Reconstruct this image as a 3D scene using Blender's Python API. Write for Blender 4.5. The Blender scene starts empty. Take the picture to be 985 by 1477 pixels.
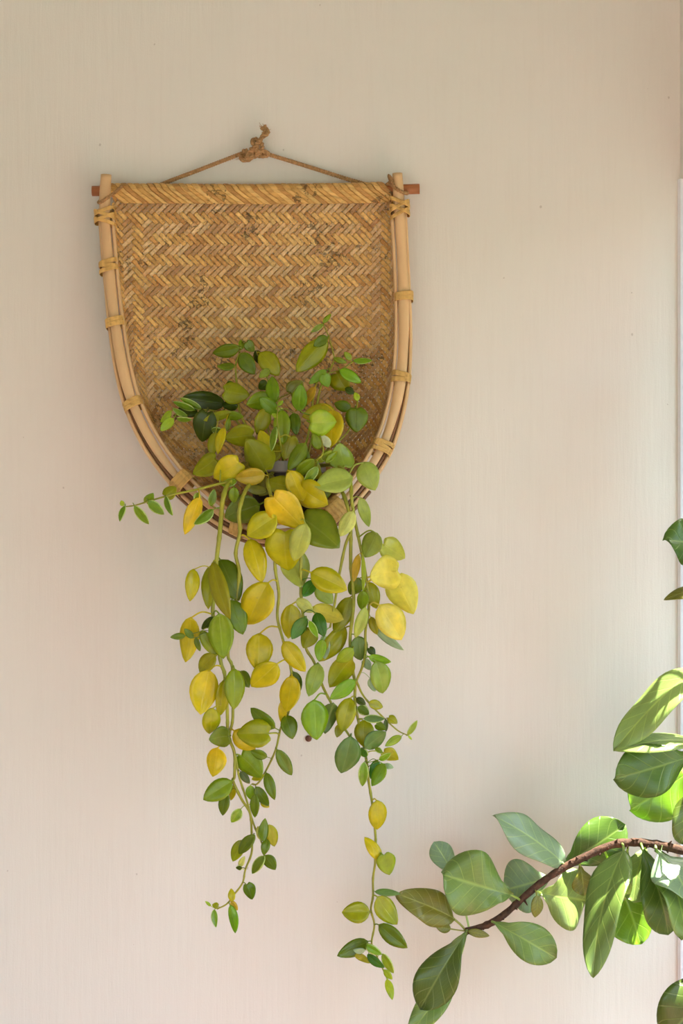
import bpy, math, random
import numpy as np
from mathutils import Vector

random.seed(7)
rng = np.random.default_rng(11)
R = math.radians
scene = bpy.context.scene
COL = scene.collection

# ------------------------------------------------------------------ camera, sky, sun, exposure
CAM_DIST = 1.90          # camera to wall, metres
PX = 0.0009              # metres of wall per photograph pixel
CAM_H = 1.45
cam = bpy.data.cameras.new('camera')
cam_o = bpy.data.objects.new('camera', cam)
COL.objects.link(cam_o)
cam_o.location = (0, -CAM_DIST, CAM_H)
cam_o.rotation_euler = (R(90), 0, 0)
cam.sensor_fit = 'HORIZONTAL'
cam.angle = 2 * math.atan(492.5 * PX / CAM_DIST)
cam.clip_start = 0.02
scene.camera = cam_o

SUN_EL, SUN_AZ = 69.0, 4.0      # azimuth measured from +x (right) towards +y (behind the wall)
world = bpy.data.worlds.new('sky')
scene.world = world
world.use_nodes = True
nt = world.node_tree
nt.nodes.clear()
wo = nt.nodes.new('ShaderNodeOutputWorld')
bg = nt.nodes.new('ShaderNodeBackground')
sky = nt.nodes.new('ShaderNodeTexSky')
sky.sky_type = 'NISHITA'
sky.sun_disc = False
sky.sun_elevation = R(SUN_EL)
sky.sun_rotation = R(90 - SUN_AZ)
sky.dust_density = 3.0
bg.inputs['Strength'].default_value = 1.3
nt.links.new(sky.outputs[0], bg.inputs[0])
nt.links.new(bg.outputs[0], wo.inputs[0])

sun = bpy.data.lights.new('sun', 'SUN')
sun.energy = 32.0
sun.angle = R(0.53)
sun.color = (1.0, 0.97, 0.93)
sun_o = bpy.data.objects.new('sun', sun)
COL.objects.link(sun_o)
_d = Vector((-math.cos(R(SUN_EL)) * math.cos(R(SUN_AZ)), -math.cos(R(SUN_EL)) * math.sin(R(SUN_AZ)), -math.sin(R(SUN_EL))))
sun_o.rotation_euler = _d.to_track_quat('-Z', 'Y').to_euler()
sun_o.location = (3, 1, 5)

vs = scene.view_settings
vs.view_transform = 'Standard'
vs.look = 'None'
vs.exposure = 0.23
vs.gamma = 1.0
vs.use_curve_mapping = False
scene.cycles.use_denoising = True
scene.cycles.max_bounces = 10
scene.cycles.diffuse_bounces = 6
scene.cycles.transparent_max_bounces = 12
scene.cycles.caustics_reflective = False
scene.cycles.caustics_refractive = False


def P(px, py, d):
    """photograph pixel and distance d (m) in front of the wall -> world point"""
    k = PX * (CAM_DIST - d) / CAM_DIST
    return np.array([(px - 492.5) * k, -d, CAM_H - (py - 738.5) * k])


def srgb(r, g, b):
    f = lambda c: (c / 255 / 12.92) if c / 255 <= 0.04045 else ((c / 255 + 0.055) / 1.055) ** 2.4
    return (f(r), f(g), f(b), 1.0)


# ------------------------------------------------------------------ object helpers
WL = {}


def empty(name, loc, label, cat, group=None):
    o = bpy.data.objects.new(name, None)
    COL.objects.link(o)
    o.location = loc
    o.empty_display_size = 0.05
    WL[o.name] = np.array(loc, float)
    tag(o, label, cat, group)
    return o


def tag(o, label=None, cat=None, group=None, kind=None):
    if label: o['label'] = label
    if cat: o['category'] = cat
    if group: o['group'] = group
    if kind: o['kind'] = kind
    return o


def mesh_obj(name, verts, faces, mat, parent=None, color=None, uv=None, smooth=True, origin=None):
    """verts in world coordinates; origin becomes the object's own origin"""
    verts = np.asarray(verts, float).reshape(-1, 3)
    org = np.array(origin if origin is not None else verts.mean(axis=0), float)
    me = bpy.data.meshes.new(name)
    me.from_pydata((verts - org).tolist(), [], [list(map(int, f)) for f in faces])
    if uv is not None:
        layer = me.uv_layers.new(name='UVMap')
        li = np.empty(len(me.loops), np.int32)
        me.loops.foreach_get('vertex_index', li)
        layer.data.foreach_set('uv', np.asarray(uv, np.float32)[li].ravel())
    if smooth:
        me.polygons.foreach_set('use_smooth', [True] * len(me.polygons))
    me.update()
    if mat: me.materials.append(mat)
    o = bpy.data.objects.new(name, me)
    COL.objects.link(o)
    WL[o.name] = org
    if parent is not None:
        o.parent = parent
        o.location = org - WL[parent.name]
    else:
        o.location = org
    if color is not None: o.color = color
    return o


class Geo:
    def __init__(self):
        self.v, self.f, self.uv, self.n = [], [], [], 0

    def add(self, v, f, uv=None):
        v = np.asarray(v, float)
        self.v.append(v)
        self.f += [[i + self.n for i in q] for q in f]
        self.uv.append(np.zeros((len(v), 2)) if uv is None else np.asarray(uv, float))
        self.n += len(v)
        return self

    def box(self, x0, x1, y0, y1, z0, z1):
        v = [(x, y, z) for z in (z0, z1) for y in (y0, y1) for x in (x0, x1)]
        f = [(0, 2, 3, 1), (4, 5, 7, 6), (0, 1, 5, 4), (2, 6, 7, 3), (0, 4, 6, 2), (1, 3, 7, 5)]
        return self.add(v, f)

    def obj(self, name, mat, parent=None, **kw):
        return mesh_obj(name, np.vstack(self.v), self.f, mat, parent, uv=np.vstack(self.uv), **kw)


def box_obj(name, b, mat, parent=None, **kw):
    return Geo().box(*b).obj(name, mat, parent, smooth=False, **kw)


def spline(pts, per=8):
    """Catmull-Rom through the points (any dimension)"""
    p = np.asarray(pts, float)
    q = np.vstack([2 * p[0] - p[1], p, 2 * p[-1] - p[-2]])
    out = []
    for i in range(1, len(q) - 2):
        t = np.linspace(0, 1, per, endpoint=False)[:, None]
        a, b, c, d = q[i - 1], q[i], q[i + 1], q[i + 2]
        out.append(0.5 * (2 * b + (c - a) * t + (2 * a - 5 * b + 4 * c - d) * t ** 2 + (3 * b - a - 3 * c + d) * t ** 3))
    out.append(p[-1][None])
    return np.vstack(out)


def frames(path, up0=(0, -1, 0)):
    t = np.gradient(path, axis=0)
    t /= np.linalg.norm(t, axis=1)[:, None] + 1e-12
    up = np.array(up0, float)
    N, B = [], []
    for k in range(len(path)):
        n = up - t[k] * up.dot(t[k])
        if np.linalg.norm(n) < 1e-4:
            n = np.cross(t[k], (0.3, 0.9, 0.2))
        n /= np.linalg.norm(n)
        N.append(n)
        B.append(np.cross(t[k], n))
        up = n
    return t, np.array(N), np.array(B)


def tube(geo, path, ra, rb=None, seg=8, cap=True, up0=(0, -1, 0), twist=0.0):
    """swept ellipse: ra along the frame normal (towards the viewer), rb across"""
    path = np.asarray(path, float)
    m = len(path)
    ra = np.broadcast_to(np.asarray(ra, float), (m,))
    rb = ra if rb is None else np.broadcast_to(np.asarray(rb, float), (m,))
    t, N, B = frames(path, up0)
    a = np.linspace(0, 2 * math.pi, seg, endpoint=False)
    v, uv = [], []
    for k in range(m):
        c, s = np.cos(a + twist * k), np.sin(a + twist * k)
        v.append(path[k] + N[k] * (c * ra[k])[:, None] + B[k] * (s * rb[k])[:, None])
        uv.append(np.stack([np.full(seg, k / max(m - 1, 1)), a / (2 * math.pi)], 1))
    f = []
    for k in range(m - 1):
        for j in range(seg):
            j2 = (j + 1) % seg
            f.append((k * seg + j, k * seg + j2, (k + 1) * seg + j2, (k + 1) * seg + j))
    if cap:
        f.append(tuple(range(seg - 1, -1, -1)))
        f.append(tuple((m - 1) * seg + j for j in range(seg)))
    geo.add(np.vstack(v), f, np.vstack(uv))
    return geo


def rope(geo, path, r, plies=2, turns_per_m=160, seg=6):
    """twisted cord of several plies along a path"""
    path = np.asarray(path, float)
    seglen = np.r_[0, np.cumsum(np.linalg.norm(np.diff(path, axis=0), axis=1))]
    n = max(12, int(seglen[-1] * turns_per_m * 8))
    s = np.linspace(0, seglen[-1], n)
    pp = np.stack([np.interp(s, seglen, path[:, i]) for i in range(3)], 1)
    t, N, B = frames(pp)
    for k in range(plies):
        ph = 2 * math.pi * (k / plies + s * turns_per_m)
        off = N * np.cos(ph)[:, None] + B * np.sin(ph)[:, None]
        tube(geo, pp + off * r * 0.48, r * 0.62, seg=seg)
    return geo


# ------------------------------------------------------------------ materials
def mat_new(name):
    m = bpy.data.materials.new(name)
    m.use_nodes = True
    n = m.node_tree
    for x in list(n.nodes):
        n.nodes.remove(x)
    out = n.nodes.new('ShaderNodeOutputMaterial')
    bs = n.nodes.new('ShaderNodeBsdfPrincipled')
    n.links.new(bs.outputs[0], out.inputs[0])
    return m, n, bs, out


class NG:
    """tiny node-graph helper"""
    def __init__(self, tree): self.t = tree

    def node(self, kind, **kw):
        x = self.t.nodes.new(kind)
        for k, v in kw.items(): setattr(x, k, v)
        return x

    def put(self, sock, v):
        if isinstance(v, bpy.types.NodeSocket): self.t.links.new(v, sock)
        elif v is not None: sock.default_value = v

    def math(self, op, a, b=None, c=None, clamp=False):
        x = self.node('ShaderNodeMath', operation=op, use_clamp=clamp)
        for i, v in enumerate((a, b, c)):
            if v is not None: self.put(x.inputs[i], v)
        return x.outputs[0]

    def mix(self, f, a, b, blend='MIX'):
        x = self.node('ShaderNodeMix', data_type='RGBA', blend_type=blend)
        self.put(x.inputs[0], f); self.put(x.inputs[6], a); self.put(x.inputs[7], b)
        return x.outputs[2]

    def ramp(self, f, stops):
        x = self.node('ShaderNodeValToRGB')
        cr = x.color_ramp
        while len(cr.elements) < len(stops): cr.elements.new(0.5)
        for e, (p, c) in zip(cr.elements, stops):
            e.position = p
            e.color = c if len(c) == 4 else (*c, 1)
        self.put(x.inputs[0], f)
        return x.outputs[0]

    def noise(self, vec, scale, detail=2.0, rough=0.5, dist=0.0):
        x = self.node('ShaderNodeTexNoise')
        self.put(x.inputs['Vector'], vec)
        x.inputs['Scale'].default_value = scale
        x.inputs['Detail'].default_value = detail
        x.inputs['Roughness'].default_value = rough
        x.inputs['Distortion'].default_value = dist
        return x.outputs[0]

    def mapping(self, vec, scale=(1, 1, 1), loc=(0, 0, 0)):
        x = self.node('ShaderNodeMapping')
        self.put(x.inputs['Vector'], vec)
        x.inputs['Scale'].default_value = scale
        if isinstance(loc, bpy.types.NodeSocket): self.t.links.new(loc, x.inputs['Location'])
        else: x.inputs['Location'].default_value = loc
        return x.outputs[0]

    def bump(self, h, strength=0.3, dist=0.001):
        x = self.node('ShaderNodeBump')
        self.put(x.inputs['Height'], h)
        x.inputs['Strength'].default_value = strength
        x.inputs['Distance'].default_value = dist
        return x.outputs[0]


def v4(c, k=1.0):
    return (c[0] * k, c[1] * k, c[2] * k, 1.0)


def mat_plain(name, col, rough=0.6, var=0.12, scale=40, bump=0.0, stretch=(1, 1, 1), spec=0.4):
    m, t, bs, out = mat_new(name)
    g = NG(t)
    co = g.node('ShaderNodeTexCoord').outputs['Object']
    mp = g.mapping(co, stretch)
    n = g.noise(mp, scale, 4, 0.6)
    g.put(bs.inputs['Base Color'], g.ramp(n, [(0.3, v4(col, 1 - var)), (0.7, v4(col, 1 + var))]))
    bs.inputs['Roughness'].default_value = rough
    bs.inputs['Specular IOR Level'].default_value = spec
    if bump: g.put(bs.inputs['Normal'], g.bump(n, bump, 0.002))
    return m


def mat_wall():
    m, t, bs, out = mat_new('painted_plaster')
    g = NG(t)
    co = g.node('ShaderNodeTexCoord').outputs['Object']
    streak = g.noise(g.mapping(co, (140, 140, 9)), 1.0, 5, 0.62)        # vertical brush marks
    cloud = g.noise(g.mapping(co, (1, 1, 0.6)), 2.3, 3, 0.55)
    fine = g.noise(co, 420, 3, 0.6)
    base = g.ramp(cloud, [(0.25, srgb(220, 216, 203)), (0.5, srgb(223, 217, 205)), (0.75, srgb(226, 217, 206))])
    c1 = g.mix(g.math('MULTIPLY', g.math('SUBTRACT', streak, 0.5), 0.42, clamp=True), base, srgb(199, 188, 171))
    # sparse pits and scuffs
    vo = g.node('ShaderNodeTexVoronoi', feature='F1')
    g.put(vo.inputs['Vector'], g.mapping(co, (1, 1, 0.8)))
    vo.inputs['Scale'].default_value = 42
    sep = g.node('ShaderNodeSeparateColor'); g.put(sep.inputs[0], vo.outputs['Color'])
    size = g.math('MULTIPLY', g.math('POWER', sep.outputs[0], 6.0), 0.075)
    wob = g.math('ADD', vo.outputs['Distance'], g.math('MULTIPLY', g.math('SUBTRACT', g.noise(co, 300, 2), 0.5), 0.08))
    pit = g.math('LESS_THAN', wob, g.math('SUBTRACT', size, 0.004))
    c2 = g.mix(g.math('MULTIPLY', pit, 0.38), c1, srgb(150, 132, 110))
    g.put(bs.inputs['Base Color'], c2)
    bs.inputs['Roughness'].default_value = 0.72
    bs.inputs['Specular IOR Level'].default_value = 0.25
    h = g.math('ADD', g.math('MULTIPLY', streak, 0.9), g.math('MULTIPLY', fine, 0.25))
    big = g.noise(g.mapping(co, (1, 1, 0.5)), 16, 3, 0.5)
    h = g.math('ADD', h, g.math('MULTIPLY', big, 1.0))
    h = g.math('SUBTRACT', h, g.math('MULTIPLY', pit, 1.2))
    g.put(bs.inputs['Normal'], g.bump(h, 0.36, 0.0018))
    return m


def mat_strip(name='bamboo_strip', stain=True, fleck=0.0):
    """split bamboo; the colour of each piece comes from the object's own colour"""
    m, t, bs, out = mat_new(name)
    g = NG(t)
    oi = g.node('ShaderNodeObjectInfo')
    uv = g.node('ShaderNodeTexCoord').outputs['UV']
    co = g.node('ShaderNodeNewGeometry').outputs['Position']
    loc = g.node('ShaderNodeCombineXYZ')
    g.put(loc.inputs[0], g.math('MULTIPLY', oi.outputs['Random'], 91.0))
    fib = g.noise(g.mapping(uv, (2.0, 26.0, 1), loc.outputs[0]), 1.0, 4, 0.65)
    along = g.noise(g.mapping(uv, (11.0, 0.6, 1), loc.outputs[0]), 1.0, 3, 0.6)
    c = g.mix(1.0, oi.outputs['Color'], g.ramp(fib, [(0.25, (0.80, 0.76, 0.70)), (0.75, (1.14, 1.14, 1.12))]), 'MULTIPLY')
    c = g.mix(1.0, c, g.ramp(along, [(0.3, (0.66, 0.60, 0.50)), (0.5, (1, 1, 1)), (0.72, (1.18, 1.18, 1.16))]), 'MULTIPLY')
    if stain:
        big = g.noise(g.mapping(co, (1, 1, 1.3)), 17, 2, 0.6)
        sml = g.noise(g.mapping(co, (1, 1, 1)), 120, 2, 0.6)
        st = g.math('MULTIPLY', g.math('GREATER_THAN', big, 0.60), g.math('GREATER_THAN', sml, 0.56))
        st = g.math('MULTIPLY', st, g.math('GREATER_THAN', along, 0.46))
        c = g.mix(g.math('MULTIPLY', st, 0.72), c, srgb(72, 56, 26))
    g.put(bs.inputs['Base Color'], c)
    bs.inputs['Roughness'].default_value = 0.5
    bs.inputs['Specular IOR Level'].default_value = 0.35
    g.put(bs.inputs['Normal'], g.bump(fib, 0.35, 0.0004))
    return m


def mat_leaf(name, vein=0.25, edge=None, edge_w=0.2, lateral=0.0, gloss=0.34, trans=0.30, mottle=0.18, vein_col=(1.35, 1.25, 1.0), spec=0.5):
    """leaf; the blade colour is the object's own colour, veins and margin follow the blade's UV"""
    m, t, bs, out = mat_new(name)
    g = NG(t)
    oi = g.node('ShaderNodeObjectInfo')
    tc = g.node('ShaderNodeTexCoord')
    sx = g.node('ShaderNodeSeparateXYZ'); g.put(sx.inputs[0], tc.outputs['UV'])
    u, vv = sx.outputs[0], sx.outputs[1]                   # u along 0..1, v across 0..1
    s = g.math('ABSOLUTE', g.math('SUBTRACT', g.math('MULTIPLY', vv, 2.0), 1.0))
    loc = g.node('ShaderNodeCombineXYZ')
    g.put(loc.inputs[0], g.math('MULTIPLY', oi.outputs['Random'], 77.0))
    g.put(loc.inputs[1], g.math('MULTIPLY', oi.outputs['Random'], 31.0))
    mo = g.noise(g.mapping(tc.outputs['UV'], (3.2, 2.2, 1), loc.outputs[0]), 1.0, 4, 0.62)
    col = g.mix(1.0, oi.outputs['Color'], g.ramp(mo, [(0.28, (1 - mottle,) * 3), (0.5, (1, 1, 1)), (0.74, (1 + mottle * 1.1, 1 + mottle * 0.9, 1 + mottle * 0.4))]), 'MULTIPLY')
    # brown flecks of age
    fl = g.noise(g.mapping(tc.outputs['UV'], (26, 18, 1), loc.outputs[0]), 1.0, 2, 0.5)
    col = g.mix(g.math('MULTIPLY', g.math('GREATER_THAN', fl, 0.735), 0.5), col, srgb(96, 70, 22))
    mid = g.math('SUBTRACT', 1.0, g.math('DIVIDE', s, 0.075), clamp=True)
    vn = mid
    if lateral:
        ph = g.math('FRACT', g.math('SUBTRACT', g.math('MULTIPLY', u, 6.5), g.math('MULTIPLY', g.math('POWER', s, 0.8), 1.6)))
        d = g.math('ABSOLUTE', g.math('SUBTRACT', ph, 0.5))
        lat = g.math('SUBTRACT', 1.0, g.math('DIVIDE', d, 0.06), clamp=True)
        ph2 = g.math('FRACT', g.math('ADD', g.math('MULTIPLY', s, 7.0), g.math('MULTIPLY', u, 9.0)))
        d2 = g.math('ABSOLUTE', g.math('SUBTRACT', ph2, 0.5))
        lat2 = g.math('MULTIPLY', g.math('SUBTRACT', 1.0, g.math('DIVIDE', d2, 0.07), clamp=True), 0.25)
        vn = g.math('MAXIMUM', mid, g.math('MAXIMUM', g.math('MULTIPLY', lat, lateral), g.math('MULTIPLY', lat2, lateral)))
    light = g.mix(1.0, col, (*vein_col, 1), 'MULTIPLY')
    light = g.mix(0.25, light, srgb(205, 215, 140))
    col = g.mix(g.math('MULTIPLY', vn, vein), col, light)
    if edge is not None:
        e = g.math('DIVIDE', g.math('SUBTRACT', g.math('ADD', s, g.math('MULTIPLY', g.math('SUBTRACT', mo, 0.5), 0.5)), 1.0 - edge_w), 0.08, clamp=True)
        col = g.mix(e, col, edge)
    g.put(bs.inputs['Base Color'], col)
    bs.inputs['Roughness'].default_value = gloss
    bs.inputs['Specular IOR Level'].default_value = spec
    h = g.math('ADD', g.math('MULTIPLY', vn, -0.8 if lateral else -0.5), g.math('MULTIPLY', mo, 0.6))
    g.put(bs.inputs['Normal'], g.bump(h, 0.35, 0.0012))
    tr = g.node('ShaderNodeBsdfTranslucent')
    g.put(tr.inputs['Color'], g.mix(1.0, col, (1.25, 1.3, 0.55, 1), 'MULTIPLY'))
    mx = g.node('ShaderNodeMixShader')
    mx.inputs[0].default_value = trans
    t.links.new(bs.outputs[0], mx.inputs[1])
    t.links.new(tr.outputs[0], mx.inputs[2])
    t.links.new(mx.outputs[0], out.inputs[0])
    return m


def mat_glass():
    m, t, bs, out = mat_new('window_glass')
    g = NG(t)
    tr = g.node('ShaderNodeBsdfTransparent'); tr.inputs[0].default_value = (0.95, 0.97, 0.96, 1)
    gl = g.node('ShaderNodeBsdfGlossy'); gl.inputs['Roughness'].default_value = 0.02
    mx = g.node('ShaderNodeMixShader'); mx.inputs[0].default_value = 0.06
    t.links.new(tr.outputs[0], mx.inputs[1]); t.links.new(gl.outputs[0], mx.inputs[2])
    t.links.new(mx.outputs[0], out.inputs[0])
    t.nodes.remove(bs)
    return m


M_WALL = mat_wall()
M_SIDE = mat_plain('cream_paint', srgb(226, 221, 212)[:3], 0.8, 0.03, 8)
M_CEIL = mat_plain('ceiling_paint', srgb(170, 164, 152)[:3], 0.85, 0.02, 6)
M_FLOOR = mat_plain('terracotta_floor', srgb(198, 147, 133)[:3], 0.6, 0.14, 6)
M_TILE_GROUND = mat_plain('outdoor_ground', srgb(116, 122, 112)[:3], 0.85, 0.08, 3)
M_SKY_BLOCKER = mat_plain('sky_blocker_render', srgb(88, 96, 74)[:3], 0.9, 0.12, 6)  # dark greenish tone for the added sky-blocking wall
M_WHITE = mat_plain('white_gloss_paint', srgb(244, 244, 246)[:3], 0.4, 0.02, 30)
M_STEEL = mat_plain('grey_painted_metal', srgb(112, 122, 132)[:3], 0.45, 0.08, 30)
M_GLASS = mat_glass()
M_STRIP = mat_strip()
M_CANE = mat_strip('cane', stain=False)
M_ROD = mat_plain('peeled_bamboo', srgb(222, 182, 132)[:3], 0.5, 0.16, 16, 0.25, (1, 1, 0.16))
M_RODD = mat_plain('dark_bamboo_skin_shade', srgb(128, 92, 62)[:3], 0.55, 0.35, 22, 0.3, (1, 1, 0.2))
M_STICK = mat_plain('brown_stick', srgb(168, 102, 58)[:3], 0.55, 0.3, 60, 0.4, (0.15, 1, 1))
M_JUTE = mat_plain('jute', srgb(176, 136, 92)[:3], 0.9, 0.3, 350, 0.6, (1, 1, 1), 0.1)
M_POTRIM = mat_plain('pale_grey_plastic', srgb(158, 146, 136)[:3], 0.5, 0.08, 30)
M_POT = mat_plain('dark_plastic', srgb(58, 46, 38)[:3], 0.5, 0.08, 30)
M_SOIL = mat_plain('potting_soil', srgb(58, 42, 30)[:3], 0.95, 0.5, 220, 1.0)
M_STEM = mat_plain('green_stem', srgb(154, 152, 42)[:3], 0.45, 0.22, 45)
M_BARK = mat_plain('fig_bark', srgb(84, 56, 38)[:3], 0.85, 0.5, 170, 1.0)
M_RUST = mat_plain('rusty_iron', srgb(104, 66, 48)[:3], 0.7, 0.3, 500, 0.5)
M_CLAY = mat_plain('clay_pot', srgb(186, 112, 78)[:3], 0.8, 0.12, 20, 0.2)
M_LEAF = mat_leaf('plain_leaf', vein=0.35, gloss=0.27, trans=0.28, spec=0.42)
M_LEAFV = mat_leaf('variegated_leaf', vein=0.2, edge=srgb(196, 214, 120), edge_w=0.24, gloss=0.27, spec=0.45)
M_FIG = mat_leaf('fig_leaf', vein=0.9, lateral=0.8, gloss=0.30, trans=0.34, mottle=0.14, vein_col=(1.6, 1.5, 1.1), spec=0.6)

# ------------------------------------------------------------------ the room
ROOM_X0, ROOM_Y0, ROOM_H = -2.4, -3.5, 2.75
TH = 0.10
WX0 = P(980.6, 0, 0)[0]                    # the corner where the splayed window wall begins
SPLAY = R(24)
WLEN, WZ0 = 3.0, 0.30
WZ1 = P(0, 259, 0)[2]                      # window head
wdir = np.array([math.sin(SPLAY), -math.cos(SPLAY)])     # along the window wall, away from the corner
wout = np.array([math.cos(SPLAY), math.sin(SPLAY)])      # outwards


def struct(o):
    return tag(o, kind='structure')


def wall_box(geo, s0, s1, o0, o1, z0, z1):
    """box in the window wall's own frame: s along, o outwards"""
    c = [np.array([WX0, 0]) + wdir * s + wout * o for s, o in ((s0, o0), (s1, o0), (s1, o1), (s0, o1))]
    v = [(*p, z) for z in (z0, z1) for p in c]
    return geo.add(v, [(3, 2, 1, 0), (4, 5, 6, 7), (0, 1, 5, 4), (1, 2, 6, 5), (2, 3, 7, 6), (3, 0, 4, 7)])


def prism(pts, z0, z1):
    n = len(pts)
    g = Geo()
    v = [(*p, z) for z in (z0, z1) for p in pts]
    g.add(v, [tuple(range(n - 1, -1, -1)), tuple(range(n, 2 * n))] + [(i, (i + 1) % n, n + (i + 1) % n, n + i) for i in range(n)])
    return g


wend = np.array([WX0, 0]) + wdir * WLEN
S0, S1 = 0.0, WLEN - 0.25                  # window opening along the wall
# back wall, its end cut to the splay
jx = np.array([WX0, 0]) + wout * TH
struct(prism([(ROOM_X0, 0), (WX0, 0), (WX0 + 0.004, TH), (ROOM_X0, TH)], 0, ROOM_H).obj('wall_back', M_WALL, smooth=False))
g = Geo()
wall_box(g, S1, WLEN, 0, TH, 0, ROOM_H)
wall_box(g, 0, S1, 0, TH, WZ1, ROOM_H)
wall_box(g, 0, S1, 0, TH, 0, WZ0)
struct(g.obj('wall_right', M_SIDE, smooth=False))
struct(box_obj('wall_left', (ROOM_X0 - TH, ROOM_X0, ROOM_Y0, TH, 0, ROOM_H), M_SIDE))
# wall behind the camera; its wide window is added for frontal fill
QX0, QX1, QZ0, QZ1 = -2.2, 1.2, 0.25, 2.0
g = Geo()
g.box(ROOM_X0, QX0, ROOM_Y0 - TH, ROOM_Y0, 0, ROOM_H).box(QX1, wend[0] + TH, ROOM_Y0 - TH, ROOM_Y0, 0, ROOM_H)
g.box(QX0, QX1, ROOM_Y0 - TH, ROOM_Y0, QZ1, ROOM_H).box(QX0, QX1, ROOM_Y0 - TH, ROOM_Y0, 0, QZ0)
struct(g.obj('wall_front', M_SIDE, smooth=False))
struct(box_obj('wall_side', (wend[0], wend[0] + TH, ROOM_Y0, wend[1], 0, ROOM_H), M_SIDE))
plan = [(ROOM_X0 - TH, TH), (ROOM_X0 - TH, ROOM_Y0 - TH), (wend[0] + TH, ROOM_Y0 - TH), (wend[0] + TH, wend[1]), (WX0 + 0.06, 0.03), (WX0, TH)]
struct(prism(plan, -0.1, 0).obj('floor', M_FLOOR, smooth=False))
struct(prism(plan, ROOM_H, ROOM_H + 0.12).obj('ceiling', M_CEIL, smooth=False))
struct(box_obj('ground_outside', (-12, 14, -16, 12, -0.3, -0.12), M_TILE_GROUND))

g = Geo()
wall_box(g, -1.6, 1.3, 0.9, 1.05, -0.12, 3.1)  # unseen wall added outside to cut low skylight near the corner
struct(g.obj('wall_sky_blocker', M_SKY_BLOCKER, smooth=False))

# window: white reveal strip in the corner, grey metal frame, panes
w1 = bpy.data.objects.new('window_1', None); COL.objects.link(w1)
w1.location = (WX0, 0, WZ0); WL['window_1'] = np.array((WX0, 0, WZ0)); struct(w1)
g = Geo()
wall_box(g, -0.001, 0.0055, -0.003, 0.05, WZ0, WZ1)
wall_box(g, 0, S1, -0.012, 0.09, WZ0, WZ0 + 0.025)
g.obj('window_reveal', M_WHITE, w1, smooth=False)
fz0 = WZ0 + 0.025
div = np.linspace(0.0055, S1, 5)
g = Geo()
for k, sdiv in enumerate(div):
    lo = sdiv if k == 0 else (sdiv - 0.03 if k == 4 else sdiv - 0.015)
    wall_box(g, lo, lo + 0.03, 0.012, 0.045, fz0, WZ1)
for z0 in (fz0, WZ1 - 0.025):
    for k in range(4):
        wall_box(g, div[k] + (0.03 if k == 0 else 0.015), div[k + 1] - (0.03 if k == 3 else 0.015), 0.012, 0.045, z0, z0 + 0.025)
g.obj('window_frame', M_STEEL, w1, smooth=False)
for k in range(4):
    g = Geo()
    wall_box(g, div[k] + (0.03 if k == 0 else 0.015), div[k + 1] - (0.03 if k == 3 else 0.015), 0.026, 0.030, fz0 + 0.025, WZ1 - 0.025)
    g.obj('pane', M_GLASS, w1, smooth=False)

w2 = bpy.data.objects.new('added_fill_window', None); COL.objects.link(w2)  # unseen window added to even out the light on the back wall
w2.location = (QX0, ROOM_Y0, QZ0); WL['added_fill_window'] = np.array((QX0, ROOM_Y0, QZ0)); struct(w2)
g = Geo()
ya, yb = ROOM_Y0 - 0.07, ROOM_Y0 - 0.03
qd = np.linspace(QX0, QX1, 5)
for k, x in enumerate(qd):
    lo = x if k == 0 else (x - 0.04 if k == 4 else x - 0.02)
    g.box(lo, lo + 0.04, ya, yb, QZ0, QZ1)
for z0 in (QZ0, QZ1 - 0.04):
    g.box(QX0 + 0.04, QX1 - 0.04, ya, yb, z0, z0 + 0.04)
g.obj('window_frame', M_STEEL, w2, smooth=False)
for k in range(4):
    box_obj('pane', (qd[k] + 0.04, qd[k + 1] - 0.04, ROOM_Y0 - 0.052, ROOM_Y0 - 0.048, QZ0 + 0.04, QZ1 - 0.04), M_GLASS, w2)
pf = bpy.data.lights.new('daylight_portal', 'AREA')
pf.shape = 'RECTANGLE'; pf.size = QX1 - QX0; pf.size_y = QZ1 - QZ0
pf.cycles.is_portal = True
pfo = bpy.data.objects.new('daylight_portal', pf); COL.objects.link(pfo)
pfo.location = ((QX0 + QX1) / 2, ROOM_Y0 - TH - 0.02, (QZ0 + QZ1) / 2)
pfo.rotation_euler = (R(90), 0, 0)
pl = bpy.data.lights.new('daylight_portal', 'AREA')
pl.shape = 'RECTANGLE'; pl.size = S1 - S0; pl.size_y = WZ1 - WZ0
pl.cycles.is_portal = True
plo = bpy.data.objects.new('daylight_portal', pl); COL.objects.link(plo)
_c = np.array([WX0, 0]) + wdir * (S0 + S1) / 2 + wout * (TH + 0.02)
plo.location = (*_c, (WZ0 + WZ1) / 2)
plo.rotation_euler = Vector((-wout[0], -wout[1], 0)).to_track_quat('-Z', 'Z').to_euler()

# ------------------------------------------------------------------ the basket
rim_px = [(153, 252, .036), (151, 300, .037), (154, 350, .040), (159, 405, .045), (166, 465, .052), (177, 530, .062),
          (192, 583, .074), (218, 636, .090), (250, 681, .108), (285, 716, .125), (325, 746, .140), (363, 763, .148),
          (400, 767, .150), (440, 759, .148), (475, 740, .142), (505, 712, .130), (530, 680, .118), (553, 640, .100),
          (569, 592, .083), (578, 545, .070), (582, 490, .058), (582, 428, .048), (579, 360, .042), (576, 300, .039), (573, 250, .038)]
rim = spline([P(*p) for p in rim_px], 8)
TOP = P(372, 274, .02)
basket = empty('winnowing_basket', (TOP[0], -0.004, rim[:, 2].min()), 'woven bamboo winnowing basket hung flat on the wall by a knotted cord', 'basket')

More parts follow.
